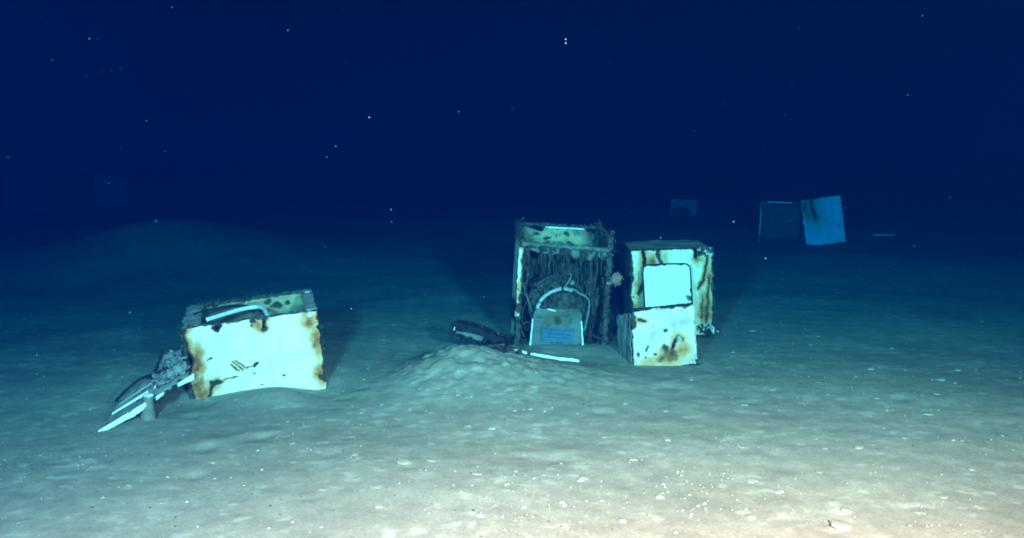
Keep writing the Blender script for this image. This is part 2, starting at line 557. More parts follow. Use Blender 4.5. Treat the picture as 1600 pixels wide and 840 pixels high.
A = empty('appliance_cabinet', rot=(R(3.5), R(-5.2), R(16)))
place(A, (0, 0, 0.33), (-1.502, 5.10, 0.208))
tag(A, 'white rusty cabinet lying half sunk in silt, open side up with a hose inside', 'cabinet', 'sunken appliance cabinets')
mk = (Marks(3).edge('l', 0.075, 1.0, 1.0).edge('r', 0.055, 0.95, 0.95).edge('t', 0.008, 0.5, 0.45)
      .stain(-0.330, 0.35, 0.060, 0.13, 1.0).stain(-0.34, 0.16, 0.07, 0.10, 1.0).stain(0.325, 0.49, 0.065, 0.07, 1.0).stain(0.355, 0.36, 0.045, 0.15, 0.95)
      .stain(0.035, 0.525, 0.050, 0.045, 1.0).stain(0.355, 0.15, 0.055, 0.08, 0.95).stain(-0.27, 0.18, 0.07, 0.06, 0.8)
      .dark(-0.372, 0.36, 0.026, 0.075, 1.2).dark(-0.195, 0.535, 0.030, 0.018, 1.3).dark(0.005, 0.535, 0.026, 0.018, 1.3).dark(0.362, 0.125, 0.024, 0.014, 1.3)
      .line([(0.073, 0.56), (0.077, 0.495), (0.055, 0.488)], 0.009, 1.4).dark(0.064, 0.490, 0.024, 0.012, 1.3)
      .line([(-0.240, 0.210), (-0.272, 0.175), (-0.288, 0.13), (-0.315, 0.08)], 0.011, 1.4).dark(-0.245, 0.208, 0.040, 0.018, 1.2).line([(-0.22, 0.214), (-0.12, 0.222)], 0.004, 0.8)
      .dark(-0.008, 0.282, 0.020, 0.012, 1.4).line([(-0.07, 0.272), (-0.02, 0.280)], 0.004, 0.7)
      .line([(-0.140, 0.312), (-0.090, 0.262)], 0.0042, 0.95).line([(-0.122, 0.318), (-0.078, 0.274)], 0.0042, 0.95).line([(-0.150, 0.298), (-0.112, 0.258)], 0.0042, 0.9)
      .dark(-0.265, 0.345, 0.013, 0.008, 1.1).dark(0.15, 0.195, 0.015, 0.007, 1.0).dark(-0.02, 0.235, 0.011, 0.006, 0.9).dark(0.378, 0.42, 0.012, 0.07, 1.0).dark(0.02, 0.16, 0.008, 0.006, 0.9)
      .hole([(-0.378, 0.30), (-0.376, 0.40)], 0.010).hole([(-0.195, 0.553), (-0.19, 0.546)], 0.014).hole([(0.005, 0.555), (0.01, 0.545)], 0.011).hole([(0.382, 0.45), (0.384, 0.38)], 0.007).hole([(0.074, 0.56), (0.076, 0.50)], 0.003))
plate('front_panel', 0.755, 0.55, 'white', mk, A, cell=0.0038, dent=0.004, rag=0.0028, seed=3)
inner = (Marks(9).stain(0.18, 0.50, 0.20, 0.09, 0.55).dark(0.22, 0.50, 0.03, 0.02, 1).dark(0.10, 0.52, 0.03, 0.02, 0.9).stain(0.30, 0.52, 0.08, 0.06, 0.9).stain(0.02, 0.54, 0.2, 0.012, 0.8).dark(0.15, 0.48, 0.05, 0.03, 0.8).dark(0.05, 0.45, 0.06, 0.05, 0.7)
         .hole([(-0.3, 0.555), (-0.22, 0.553)], 0.010).hole([(-0.1, 0.556), (0.0, 0.553)], 0.007))
plate('rear_panel', 0.77, 0.55, 'inner', inner, A, loc=(0, 0.56, 0), cell=0.008, rag=0.012, seed=14)
plate('side_panel', 0.52, 0.55, 'inner', Marks(4).stain(0, 0.5, 0.2, 0.05, 0.3), A, loc=(0.375, 0.27, 0), rot=(0, 0, R(90)), cell=0.01, rag=0.008, seed=15)
sp = plate('side_panel', 0.52, 0.55, 'galv', Marks(5).edge('l', 0.05, 0.9, 0.8), A, loc=(-0.378, 0.27, 0), rot=(0, 0, R(-90)), cell=0.01, rag=0.010, seed=16)
plate('base_panel', 0.74, 0.50, 'inner', Marks(6), A, loc=(0, 0.52, 0.16), rot=(R(90), 0, 0), cell=0.014, seed=17)
plate('rim_flange', 0.10, 0.53, 'midgrey', Marks(8).edge('r', 0.02, 0.6, 0.5), A, loc=(-0.335, 0.55, 0.553), rot=(R(90), 0, 0), cell=0.008, dent=0.004, rag=0.008, seed=18)
plate('rim_flange', 0.065, 0.54, 'midgrey', Marks(10).edge('l', 0.02, 0.6, 0.4), A, loc=(0.345, 0.56, 0.556), rot=(R(90), 0, 0), cell=0.008, dent=0.003, rag=0.006, seed=19)
crusty_bar('front_rail', (-0.39, 0.014, 0.548), (0.30, 0.014, 0.550), 0.018, 0.012, 'crust', A, 0.005, 20)
crusty_bar('rear_rail', (-0.38, 0.555, 0.553), (0.38, 0.555, 0.556), 0.020, 0.016, 'crust', A, 0.006, 21)
crusty_bar('corner_post', (0.350, 0.51, 0.30), (0.352, 0.51, 0.568), 0.055, 0.03, 'midgrey', A, 0.004, 22)
crusty_bar('corner_post', (-0.388, 0.02, 0.10), (-0.388, 0.02, 0.52), 0.022, 0.02, 'crust', A, 0.007, 23)
tube('hose', [(-0.260, 0.20, 0.538), (-0.18, 0.25, 0.542), (-0.06, 0.31, 0.548), (0.03, 0.31, 0.550), (0.075, 0.24, 0.548), (0.095, 0.10, 0.525)], 0.0135, 'hose', A, 12, 7, 0.05)
tube('cable', [(-0.33, 0.30, 0.56), (-0.25, 0.40, 0.55), (-0.1, 0.46, 0.545), (0.02, 0.44, 0.52), (0.1, 0.40, 0.50)], 0.006, 'cable', A, 7, 5)
tub = bmesh.new()
add_tube(tub, [Vector((-0.30 + 0.05 * i, 0.27, 0.30)) for i in range(9)], lambda t: 0.16, 18, 0.05, random.Random(2))
from_bm('tub', tub, 'crust', A, True)
bm = bmesh.new(); bmesh.ops.create_icosphere(bm, subdivisions=2, radius=0.016)
for v in bm.verts: v.co *= 1 + 0.2 * math.sin(v.co.x * 300 + v.co.z * 210)
k = from_bm('white_lump', bm, 'trim', A, True); k.location = (0.335, -0.004, 0.535)
bm = bmesh.new(); bmesh.ops.create_icosphere(bm, subdivisions=2, radius=0.010)
k = from_bm('white_lump', bm, 'trim', A, True); k.location = (-0.392, -0.006, 0.335)
tufts('rust_shreds', [((-0.39, 0.0, 0.2), (-0.39, 0.0, 0.54), 60, 0.008), ((-0.38, 0.55, 0.56), (0.2, 0.55, 0.565), 70, 0.008), ((0.385, 0.0, 0.15), (0.39, 0.0, 0.5), 30, 0.005), ((-0.38, 0.01, 0.555), (0.3, 0.01, 0.555), 50, 0.005)], 'crust', A, 5, 0.022)

# ------------------------------------------------------------------ 2. open cabinet hung with rusticles, middle
B = empty('appliance_cabinet', rot=(R(-1.5), R(3.2), R(4.0)))
place(B, (0, 0, 0.0), (0.352, 6.22, 0.006))
tag(B, 'dark open-fronted cabinet hung with rusticles, pale hose inside, blue label low down', 'cabinet', 'sunken appliance cabinets')
rng = random.Random(12)
plate('rear_panel', 0.62, 0.82, 'inner', Marks(30).stain(-0.02, 0.765, 0.20, 0.05, 0.9).stain(0.14, 0.735, 0.09, 0.05, 0.7).stain(-0.12, 0.70, 0.1, 0.05, 0.4)
      .dark(0.066, 0.764, 0.038, 0.029, 0.90).dark(0.228, 0.664, 0.026, 0.029, 0.86).dark(0.216, 0.676, 0.026, 0.013, 0.82).dark(0.040, 0.662, 0.018, 0.014, 0.97).dark(0.143, 0.682, 0.038, 0.011, 0.85).dark(-0.202, 0.660, 0.040, 0.013, 0.69).dark(0.261, 0.782, 0.020, 0.029, 0.82).dark(0.096, 0.689, 0.043, 0.023, 0.99).dark(0.213, 0.702, 0.023, 0.012, 0.66).dark(-0.235, 0.702, 0.031, 0.008, 0.87).dark(-0.088, 0.703, 0.039, 0.019, 0.73).dark(-0.010, 0.759, 0.012, 0.029, 0.61).dark(0.135, 0.778, 0.011, 0.025, 0.75).dark(0.042, 0.661, 0.012, 0.012, 0.98).dark(-0.164, 0.766, 0.043, 0.029, 0.74).dark(-0.078, 0.733, 0.037, 0.010, 0.90).dark(0.161, 0.780, 0.011, 0.029, 0.64).dark(-0.086, 0.746, 0.042, 0.015, 0.97).dark(0.024, 0.704, 0.021, 0.012, 0.63).dark(-0.190, 0.756, 0.045, 0.012, 0.62)
      .hole([(-0.26, 0.83), (-0.12, 0.825)], 0.02).hole([(0.24, 0.83), (0.3, 0.82)], 0.02), B, loc=(0, 0.57, 0), cell=0.009, rag=0.008, dent=0.006, seed=31)
crusty_bar('rear_trim', (-0.10, 0.555, 0.820), (0.20, 0.555, 0.818), 0.014, 0.010, 'trim', B, 0.0015, 32)
plate('side_panel', 0.57, 0.76, 'white', Marks(33).edge('t', 0.10, 1, 1).edge('b', 0.05, 1, 1).edge('l', 0.05, 0.9, 0.7).edge('r', 0.03, 0.8, 0.3).stain(0.1, 0.4, 0.2, 0.2, 0.6).dark(0.25, 0.12, 0.3, 0.13, 1.2).dark(0.26, 0.50, 0.04, 0.03, 1).dark(0.27, 0.33, 0.03, 0.02, 1).dark(-0.1, 0.2, 0.3, 0.1, 1)
      .hole([(0.27, 0.47), (0.285, 0.47)], 0.012), B, loc=(-0.327, 0.285, 0), rot=(0, 0, R(-90)), cell=0.008, rag=0.012, seed=34)
plate('side_panel', 0.57, 0.78, 'inner', Marks(35).stain(0.0, 0.45, 0.25, 0.2, 0.12), B, loc=(0.318, 0.285, 0), rot=(0, 0, R(90)), cell=0.012, rag=0.012, seed=36)
plate('base_panel', 0.63, 0.55, 'inner', Marks(37), B, loc=(0, 0.57, 0.02), rot=(R(90), 0, 0), cell=0.02, seed=38)
for (x, y, top, wd) in ((-0.318, 0.0, 0.755, 0.022), (0.305, 0.0, 0.80, 0.045), (-0.305, 0.56, 0.84, 0.03), (0.305, 0.56, 0.84, 0.03)):
    crusty_bar('corner_post', (x, y, -0.04), (x, y, top), wd, 0.03, 'crust', B, 0.007, int(x * 100 + y * 37) + 400)
plate('edge_flange', 0.034, 0.48, 'white', Marks(47).edge('r', 0.03, 1, 0.9).edge('t', 0.08, 1, 1).edge('b', 0.10, 1, 1).stain(0, 0.2, 0.02, 0.2, 0.7).dark(0.012, 0.30, 0.012, 0.05, 1.2).dark(0.010, 0.12, 0.014, 0.04, 1.2).dark(0.0, 0.05, 0.03, 0.03, 1.2).hole([(0.016, 0.26), (0.018, 0.31)], 0.010).hole([(0.016, 0.10), (0.018, 0.15)], 0.009),
      B, loc=(-0.325, -0.020, 0.22), cell=0.0045, rag=0.004, seed=48)
crusty_bar('front_rail', (-0.32, 0.0, 0.725), (0.31, 0.0, 0.710), 0.035, 0.022, 'galv', B, 0.005, 41)
crusty_bar('rear_rail', (-0.31, 0.56, 0.835), (0.31, 0.56, 0.835), 0.022, 0.018, 'crust', B, 0.006, 42)
crusty_bar('side_rail', (-0.315, 0.0, 0.745), (-0.305, 0.56, 0.835), 0.025, 0.022, 'crust', B, 0.006, 43)
crusty_bar('side_rail', (0.305, 0.0, 0.79), (0.305, 0.56, 0.835), 0.025, 0.022, 'crust', B, 0.006, 44)
plate('front_fascia', 0.60, 0.07, 'galv', Marks(45).edge('b', 0.03, 0.3, 0.6), B, loc=(0, 0.02, 0.655), rot=(R(-8), R(1), 0), cell=0.008, rag=0.022, seed=46)
# the tub behind the hose
bm = bmesh.new()
r_ = random.Random(4)
add_tube(bm, [Vector((-0.03, 0.16 + 0.04 * i, 0.29)) for i in range(9)], lambda t: 0.20 + 0.015 * math.sin(t * 9), 26, 0.05, r_)
from_bm('tub', bm, 'crust', B, True)
bm = bmesh.new()
ringpts = [Vector((-0.03 + 0.205 * math.cos(a), 0.15, 0.29 + 0.205 * math.sin(a))) for a in [math.pi * 2 * i / 28 for i in range(29)]]
add_tube(bm, ringpts, 0.011, 7, 0.5, r_)
from_bm('tub_rim', bm, 'crust', B, True)
anch = []
for c_ in range(26):
    cx = rng.uniform(-0.29, 0.29); cl = rng.choice([0.05, 0.08, 0.10, 0.14, 0.2])
    for i in range(rng.choice([1, 2, 3, 5])):
        anch.append((cx + rng.gauss(0, 0.012), rng.uniform(0.0, 0.07), 0.71, cl * rng.uniform(0.4, 1.3)))
for i in range(46):
    anch.append((rng.uniform(-0.29, 0.29), rng.uniform(0.1, 0.5), rng.uniform(0.50, 0.72), rng.expovariate(1 / 0.13) + 0.03))
rusticles('rusticles', anch, 'rusticle', B, 6, 0.011)
anch = [(0.285 - 0.10 * rng.random(), rng.uniform(0.02, 0.4), rng.uniform(0.35, 0.7), rng.expovariate(1 / 0.2) * 0.8 + 0.08) for i in range(26)]
anch = [(x, y, z, min(L, z - 0.02)) for x, y, z, L in anch]
anch += [(-0.29 + 0.05 * rng.random(), rng.uniform(0.02, 0.3), rng.uniform(0.3, 0.7), rng.uniform(0.1, 0.28)) for i in range(12)]
rusticles('rusticles', anch, 'crust', B, 8, 0.013)
tufts('rust_shreds', [((-0.32, 0, 0.0), (-0.32, 0, 0.76), 90, 0.010), ((0.305, 0, 0.0), (0.31, 0, 0.84), 260, 0.014), ((-0.31, 0.56, 0.70), (-0.31, 0.56, 0.86), 70, 0.012), ((0.31, 0.56, 0.6), (0.31, 0.56, 0.87), 90, 0.014),
                      ((-0.32, 0, 0.74), (-0.31, 0.56, 0.84), 90, 0.01), ((0.305, 0, 0.80), (0.305, 0.56, 0.84), 90, 0.012), ((-0.32, 0, 0.715), (0.31, 0, 0.70), 140, 0.010), ((-0.31, 0.56, 0.835), (0.31, 0.56, 0.835), 80, 0.01),
                      ((-0.2, 0.1, 0.44), (0.2, 0.1, 0.44), 90, 0.03), ((-0.3, 0.03, 0.02), (0.33, 0.03, 0.05), 80, 0.02)], 'crust', B, 9, 0.032)
tube('hose', [(-0.190, -0.005, 0.275), (-0.165, 0.0, 0.335), (-0.115, 0.0, 0.385), (-0.045, 0.0, 0.418), (0.005, 0.0, 0.424), (0.055, 0.01, 0.415)], 0.0135, 'hosedull', B, 12, 6, 0.04)
for q in range(9):      # loose wiring loom inside
    pts = [Vector((rng.uniform(-0.27, 0.27), rng.uniform(0.03, 0.25), rng.uniform(0.05, 0.62)))]
    for _ in range(rng.choice([3, 4, 5])):
        d_ = Vector((rng.gauss(0, 0.07), rng.gauss(0, 0.03), rng.gauss(-0.03, 0.07)))
        p_ = pts[-1] + d_
        pts.append(Vector((max(-0.29, min(0.29, p_.x)), max(0.01, min(0.4, p_.y)), max(0.0, min(0.68, p_.z)))))
    tube('wire', pts, rng.choice([0.004, 0.006, 0.009]), rng.choice(['crust', 'rusticle', 'black']), B, 6, 6)
tube('hose_clamp', [(-0.024, 0.0, 0.419), (-0.008, 0.0, 0.424)], 0.0165, 'cable', B, 10, 3)
tube('cable', [(0.02, -0.01, 0.428), (0.06, -0.012, 0.425), (0.11, -0.005, 0.395), (0.155, 0.0, 0.375), (0.185, 0.01, 0.33), (0.18, 0.02, 0.24), (0.165, 0.03, 0.12)], 0.0065, 'cablegrey', B, 8, 6)
tube('cable', [(0.0, -0.012, 0.435), (0.012, -0.012, 0.46), (0.035, 0.0, 0.50), (0.045, 0.03, 0.53)], 0.006, 'cablegrey', B, 8, 6)
tube('brace', [(-0.305, 0.03, 0.47), (-0.27, 0.02, 0.37), (-0.225, 0.01, 0.25)], 0.0055, 'galv', B, 7, 4)
bm = bmesh.new(); bmesh.ops.create_icosphere(bm, subdivisions=2, radius=0.020)
for v in bm.verts: v.co *= 1 + 0.15 * math.sin(v.co.x * 220 + v.co.z * 170)
k = from_bm('fitting', bm, 'grey', B, True); k.location = (0.062, 0.06, 0.462)
lp = plate('lower_panel', 0.365, 0.30, 'panelgrey', Marks(51).edge('l', 0.03, 0.4, 0.2).edge('r', 0.03, 0.4, 0.3).stain(0.0, 0.22, 0.10, 0.06, 0.7).dark(0.0, 0.215, 0.034, 0.045, 0.72).dark(0.06, 0.24, 0.05, 0.02, 0.55).stain(-0.09, 0.07, 0.05, 0.06, 0.5).dark(-0.06, 0.17, 0.02, 0.012, 0.55).dark(-0.125, 0.235, 0.03, 0.018, 0.65).dark(0.0, 0.045, 0.07, 0.008, 0.85).dark(0.11, 0.21, 0.02, 0.05, 0.5),
           B, loc=(-0.035, -0.015, -0.02), rot=(R(-3), R(-1.0), 0), cell=0.006, rag=0.003, round_top=0.05, taper=(0.04, -0.04), seed=52)
for (a, b) in (((-0.192, -0.01, 0.01), (-0.178, -0.004, 0.225)), ((0.190, -0.01, 0.01), (0.172, -0.004, 0.215))):
    o = crusty_bar('edge_trim', a, b, 0.007, 0.008, 'trim', lp, 0.0018, 53)
o = crusty_bar('edge_trim', (-0.075, -0.008, 0.297), (-0.02, -0.008, 0.285), 0.007, 0.006, 'trim', lp, 0.0018, 54)
o = crusty_bar('edge_trim', (0.0, -0.008, 0.280), (0.09, -0.008, 0.270), 0.006, 0.006, 'galv', lp, 0.0025, 55)
def slab(name, cx, cz, w, h, d, mat, parent, y=-0.004, rot=0.0):
    bm = bmesh.new(); bmesh.ops.create_cube(bm, size=1)
    for v in bm.verts: v.co = Vector((v.co.x * w, v.co.y * d, v.co.z * h))
    bmesh.ops.bevel(bm, geom=bm.edges[:], offset=min(w, h, d) * 0.2, segments=1, affect='EDGES')
    o = from_bm(name, bm, mat, parent); o.location = (cx, y, cz); o.rotation_euler = (0, rot, 0)
    return o
lb = slab('label_plate', 0.0, 0.112, 0.235, 0.105, 0.004, 'label', lp, -0.008, R(2))
lb2 = slab('label_stripe', 0.0, 0.150, 0.225, 0.008, 0.004, 'ink', lp, -0.0105, R(3))
slab('label_stripe', 0.02, 0.118, 0.17, 0.011, 0.004, 'ink', lp, -0.0105, R(3))
slab('label_stripe', -0.005, 0.094, 0.20, 0.005, 0.004, 'ink', lp, -0.0105, R(2))
slab('label_stripe', -0.112, 0.115, 0.006, 0.09, 0.004, 'ink', lp, -0.0105)

# ------------------------------------------------------------------ 3. white cabinet standing behind the two leaning panels, right
C = empty('appliance_cabinet', rot=(0, R(-1.6), R(1.0)))
place(C, (0, 0, 0), (1.215, 6.60, 0.015))
tag(C, 'upright white cabinet streaked with rust, standing right of the open dark cabinet', 'cabinet', 'sunken appliance cabinets')
mk = (Marks(60).edge('l', 0.025, 0.7, 0.9).edge('r', 0.03, 0.9, 0.8).edge('t', 0.008, 0.6, 0.6).edge('b', 0.05, 0.6, 0.5)
      .line([(-0.215, 0.66), (-0.205, 0.54), (-0.195, 0.46), (-0.212, 0.40), (-0.250, 0.335)], 0.014, 1.4)
      .line([(-0.100, 0.66), (-0.090, 0.58), (-0.065, 0.52), (-0.055, 0.48)], 0.010, 1.35).dark(-0.100, 0.625, 0.022, 0.03, 1.2)
      .line([(0.265, 0.60), (0.255, 0.50), (0.24, 0.42), (0.205, 0.36)], 0.0095, 1.35).dark(0.175, 0.60, 0.020, 0.045, 1.3).dark(0.215, 0.625, 0.045, 0.02, 1.2).dark(0.26, 0.605, 0.025, 0.022, 1.1)
      .stain(-0.155, 0.55, 0.065, 0.09, 1.0).stain(-0.25, 0.38, 0.06, 0.18, 0.75).stain(-0.26, 0.20, 0.08, 0.14, 0.9).stain(0.19, 0.57, 0.06, 0.06, 0.9).stain(-0.04, 0.60, 0.03, 0.06, 0.6)
      .stain(0.280, 0.42, 0.035, 0.15, 0.95).stain(0.255, 0.20, 0.07, 0.20, 1.0).line([(0.285, 0.44), (0.272, 0.3), (0.262, 0.1)], 0.018, 0.66).line([(0.232, 0.30), (0.222, 0.10)], 0.009, 0.66)
      .dark(0.27, 0.03, 0.05, 0.05, 1.1).hole([(0.175, 0.655), (0.18, 0.60)], 0.008).hole([(0.245, 0.66), (0.26, 0.645)], 0.014).hole([(0.29, 0.01), (0.25, 0.03)], 0.03).hole([(-0.208, 0.655), (-0.203, 0.56)], 0.0035))
plate('front_panel', 0.605, 0.65, 'white', mk, C, cell=0.004, rag=0.004, dent=0.004, seed=61)
plate('side_panel', 0.58, 0.65, 'galv', Marks(62).edge('r', 0.02, 0.6, 0.6), C, loc=(-0.303, 0.295, 0), rot=(0, 0, R(-90)), cell=0.012, seed=63)
plate('side_panel', 0.58, 0.65, 'galv', Marks(64), C, loc=(0.303, 0.295, 0), rot=(0, 0, R(90)), cell=0.012, seed=65)
plate('rear_panel', 0.60, 0.65, 'galv', Marks(66), C, loc=(0, 0.59, 0), cell=0.016, seed=67)
plate('top_panel', 0.61, 0.585, 'silt', Marks(68), C, loc=(0, 0.59, 0.652), rot=(R(90), 0, 0), cell=0.014, dent=0.006, seed=69)
crusty_bar('front_rail', (-0.305, -0.006, 0.653), (0.20, -0.006, 0.654), 0.010, 0.010, 'black', C, 0.003, 70)
crusty_bar('corner_post', (0.300, 0.02, 0.56), (0.303, 0.02, 0.66), 0.02, 0.02, 'crust', C, 0.006, 71)
for fx in (-0.27, 0.27):
    crusty_bar('foot', (fx, 0.05, -0.06), (fx, 0.05, 0.005), 0.04, 0.04, 'black', C, 0.006, 72)
tufts('rust_shreds', [((0.21, -0.005, 0.63), (0.30, 0.0, 0.63), 70, 0.014), ((0.20, -0.01, 0.06), (0.31, 0.0, 0.02), 90, 0.020), ((0.305, 0.0, 0.1), (0.305, 0.0, 0.6), 40, 0.006), ((-0.31, 0.0, 0.05), (-0.31, 0, 0.6), 30, 0.004)], 'crust', C, 10, 0.03)
tufts('pale_shreds', [((0.22, -0.02, 0.10), (0.31, -0.02, 0.03), 26, 0.014), ((0.24, -0.01, 0.63), (0.29, 0.0, 0.60), 14, 0.010)], 'pale', C, 11, 0.035)

# access panel leaning on it
P = plate('access_panel', 0.350, 0.585, 'cleanwhite', Marks(80).edge('l', 0.006, 0.4, 0.45).edge('t', 0.004, 0.3, 0.75).edge('r', 0.004, 0.5, 0.6).dark(0.155, 0.345, 0.014, 0.02, 1).dark(0.135, 0.34, 0.008, 0.03, 0.9)
          , None, cell=0.005, rag=0.003, dent=0.003, round_top=0.045, seed=81, thick=0.012)
P.rotation_euler = (R(-13), R(-2.0), R(1.5))
P.location = (1.155, 6.33, 0.0)
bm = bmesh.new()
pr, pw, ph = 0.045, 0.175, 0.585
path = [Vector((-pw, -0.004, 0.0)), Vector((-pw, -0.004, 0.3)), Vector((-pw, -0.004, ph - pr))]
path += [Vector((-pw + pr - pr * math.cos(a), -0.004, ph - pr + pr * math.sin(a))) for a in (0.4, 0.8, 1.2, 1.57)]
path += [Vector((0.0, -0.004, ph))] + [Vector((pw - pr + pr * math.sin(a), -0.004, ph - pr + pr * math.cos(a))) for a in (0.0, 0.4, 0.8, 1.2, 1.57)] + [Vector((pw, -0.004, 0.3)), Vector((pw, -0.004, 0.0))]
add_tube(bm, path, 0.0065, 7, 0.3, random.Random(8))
from_bm('shade_outline', bm, 'black', P, True)  # black tube added round the panel, standing in for its shadow outline
tag(P, 'clean pale panel with rounded top corners leaning on the upright white cabinet', 'panel')

# folded casing in front of it
D = empty('folded_casing', rot=(R(-2), R(-4.5), R(5)))
place(D, (0, 0, 0), (1.018, 5.72, -0.015))
tag(D, 'low mottled white casing with a torn crescent, standing before the upright white cabinet', 'casing')
mk = (Marks(90).edge('l', 0.010, 0.5, 0.9).edge('t', 0.005, 0.3, 0.6).edge('b', 0.020, 0.8, 0.9).edge('r', 0.004, 0.3, 0.4)
      .stain(0.020, 0.075, 0.11, 0.075, 1.0).stain(-0.10, 0.04, 0.13, 0.05, 0.7).stain(0.115, 0.11, 0.075, 0.085, 0.8).stain(-0.13, 0.05, 0.10, 0.05, 0.6)
      .dark(0.000, 0.115, 0.042, 0.042, 0.66).dark(0.060, 0.080, 0.040, 0.060, 0.60).dark(-0.03, 0.06, 0.04, 0.03, 0.55)
      .dark(0.018, 0.245, 0.020, 0.012, 1.3).line([(-0.170, 0.328), (-0.122, 0.320)], 0.009, 1.0).dark(-0.20, 0.345, 0.022, 0.055, 1.4).dark(0.205, 0.03, 0.016, 0.016, 1.2)
      .dark(-0.17, 0.11, 0.009, 0.018, 1.0).dark(-0.12, 0.13, 0.008, 0.014, 0.9).dark(-0.13, 0.075, 0.011, 0.010, 0.9).dark(-0.07, 0.10, 0.014, 0.012, 0.8).dark(0.13, 0.165, 0.009, 0.008, 0.9).dark(-0.10, 0.295, 0.011, 0.008, 0.8).dark(-0.08, 0.28, 0.02, 0.006, 0.6)
      .line([(0.050, 0.120), (0.056, 0.158), (0.070, 0.185), (0.092, 0.197), (0.125, 0.182)], 0.011, 1.3)
      .hole([(0.051, 0.128), (0.058, 0.160), (0.073, 0.184), (0.092, 0.193), (0.118, 0.184)], 0.0065).hole([(0.083, 0.188), (0.104, 0.188)], 0.011))
plate('front_panel', 0.425, 0.40, 'whiteblue', mk, D, cell=0.0035, rag=0.005, dent=0.005, taper=(0.015, -0.02), seed=91)
plate('side_panel', 0.28, 0.385, 'grey', Marks(92).edge('l', 0.03, 0.4, 0.5).stain(0, 0.1, 0.1, 0.1, 0.4).dark(0.11, 0.34, 0.03, 0.04, 1), D, loc=(-0.240, 0.139, 0), rot=(0, 0, R(-82)), cell=0.007, rag=0.006, dent=0.010, seed=93,
      top_fn=lambda x: 0.055 * np.clip((x - 0.14) / 0.28, -1, 0))
plate('side_flange', 0.05, 0.38, 'pale', Marks(94).edge('l', 0.02, 0.7, 0.6), D, loc=(0.210, 0.03, 0), rot=(0, 0, R(90)), cell=0.008, seed=95)
crusty_bar('top_lip', (-0.205, 0.008, 0.400), (0.205, 0.010, 0.402), 0.024, 0.018, 'black', D, 0.003, 96)
crusty_bar('bottom_lip', (-0.212, 0.0, -0.004), (0.224, 0.0, -0.002), 0.014, 0.014, 'black', D, 0.004, 97)
tufts('rust_shreds', [((-0.215, 0.0, 0.0), (-0.215, 0.0, 0.38), 40, 0.004), ((-0.2, 0, 0.0), (0.22, 0, 0.0), 50, 0.004)], 'crust', D, 13, 0.016)

# ------------------------------------------------------------------ pale growth on the dark cabinet's right post
def lumpy(name, rx, ry, rz, mat, seed, parent=None, amp=0.25, freq=3.0, sub=4):
    bm = bmesh.new(); bmesh.ops.create_icosphere(bm, subdivisions=sub, radius=1)
    from mathutils import noise as mn
    off = Vector((seed * 3.1, seed * 1.7, seed * 0.9))
    for v in bm.verts:
        k = 1 + amp * mn.fractal(v.co * freq + off, 0.6, 2.0, 4)
        v.co = Vector((v.co.x * rx * k, v.co.y * ry * k, v.co.z * rz * k))
    return from_bm(name, bm, mat, parent, True)
G = empty('anemone', (0.728, 6.20, 0.497), (0, 0, 0))
tag(G, 'small pinkish anemone-like growth on the right edge of the dark open cabinet', 'anemone')
o = lumpy('crown', 0.036, 0.026, 0.040, 'growth', 3, G, 0.35, 2.6); o.location = (0.008, 0, 0.008)
tube('stalk', [(-0.055, 0.03, -0.028), (-0.03, 0.015, -0.022), (0.0, 0.0, -0.005)], 0.013, 'growth', G, 10, 4)
rr = random.Random(3)
for i in range(14):
    a = rr.uniform(0, 6.28); s = rr.uniform(0.6, 1.0)
    p = Vector((0.008 + 0.034 * math.cos(a), -0.012 + rr.uniform(-0.01, 0.01), 0.008 + 0.038 * math.sin(a)))
    q = p + Vector((0.018 * math.cos(a), -0.008, 0.018 * math.sin(a))) * s
    tube('tentacle', [p, (p + q) / 2 + Vector((0, -0.004, 0.002)), q], lambda t: 0.0042 * (1 - 0.6 * t), 'growth', G, 6, 3)

# ------------------------------------------------------------------ dark channel wreckage and trim strips before the open cabinet
J = empty('channel_frame', (-0.215, 5.93, 0.125), (0, R(11), R(-14)))
tag(J, 'dark bent channel frame lying on the silt heap left of the open cabinet', 'frame')
bm = bmesh.new()
prof = [(-0.045, 0.0), (-0.045, 0.052), (0.045, 0.058), (0.045, 0.0), (0.037, 0.0), (0.037, 0.05), (-0.037, 0.044), (-0.037, 0.0)]
rings = []
for i in range(15):
    t = i / 14; x = -0.20 + 0.37 * t
    z = 0.032 + 0.022 * math.sin(t * 2.6) - 0.02 * t
    rings.append([bm.verts.new((x + rr.uniform(-.003, .003), y + rr.uniform(-.003, .003), z + zz * (0.8 + 0.2 * math.cos(t * 3)) + rr.uniform(-.003, .003))) for y, zz in prof])
for a, b in zip(rings[:-1], rings[1:]):
    for k_ in range(8): bm.faces.new((a[k_], a[(k_ + 1) % 8], b[(k_ + 1) % 8], b[k_]))
bm.faces.new(rings[0]); bm.faces.new(rings[-1])
from_bm('upper_channel', bm, 'black', J)
crusty_bar('lower_rail', (-0.20, -0.05, 0.012), (0.13, -0.05, -0.022), 0.020, 0.018, 'black', J, 0.005, 101)
crusty_bar('end_strut', (-0.20, -0.05, 0.0), (-0.20, -0.045, 0.075), 0.022, 0.022, 'black', J, 0.005, 102)
crusty_bar('cross_strut', (0.03, -0.05, -0.01), (0.06, -0.045, 0.07), 0.03, 0.022, 'black', J, 0.007, 103)
crusty_bar('end_tab', (-0.178, -0.066, 0.040), (-0.176, -0.066, 0.062), 0.009, 0.006, 'pale', J, 0.001, 104)
plate('web', 0.20, 0.05, 'galv', Marks(105), J, loc=(-0.08, -0.02, 0.0), rot=(R(-20), R(3), 0), cell=0.008, rag=0.008, seed=106)
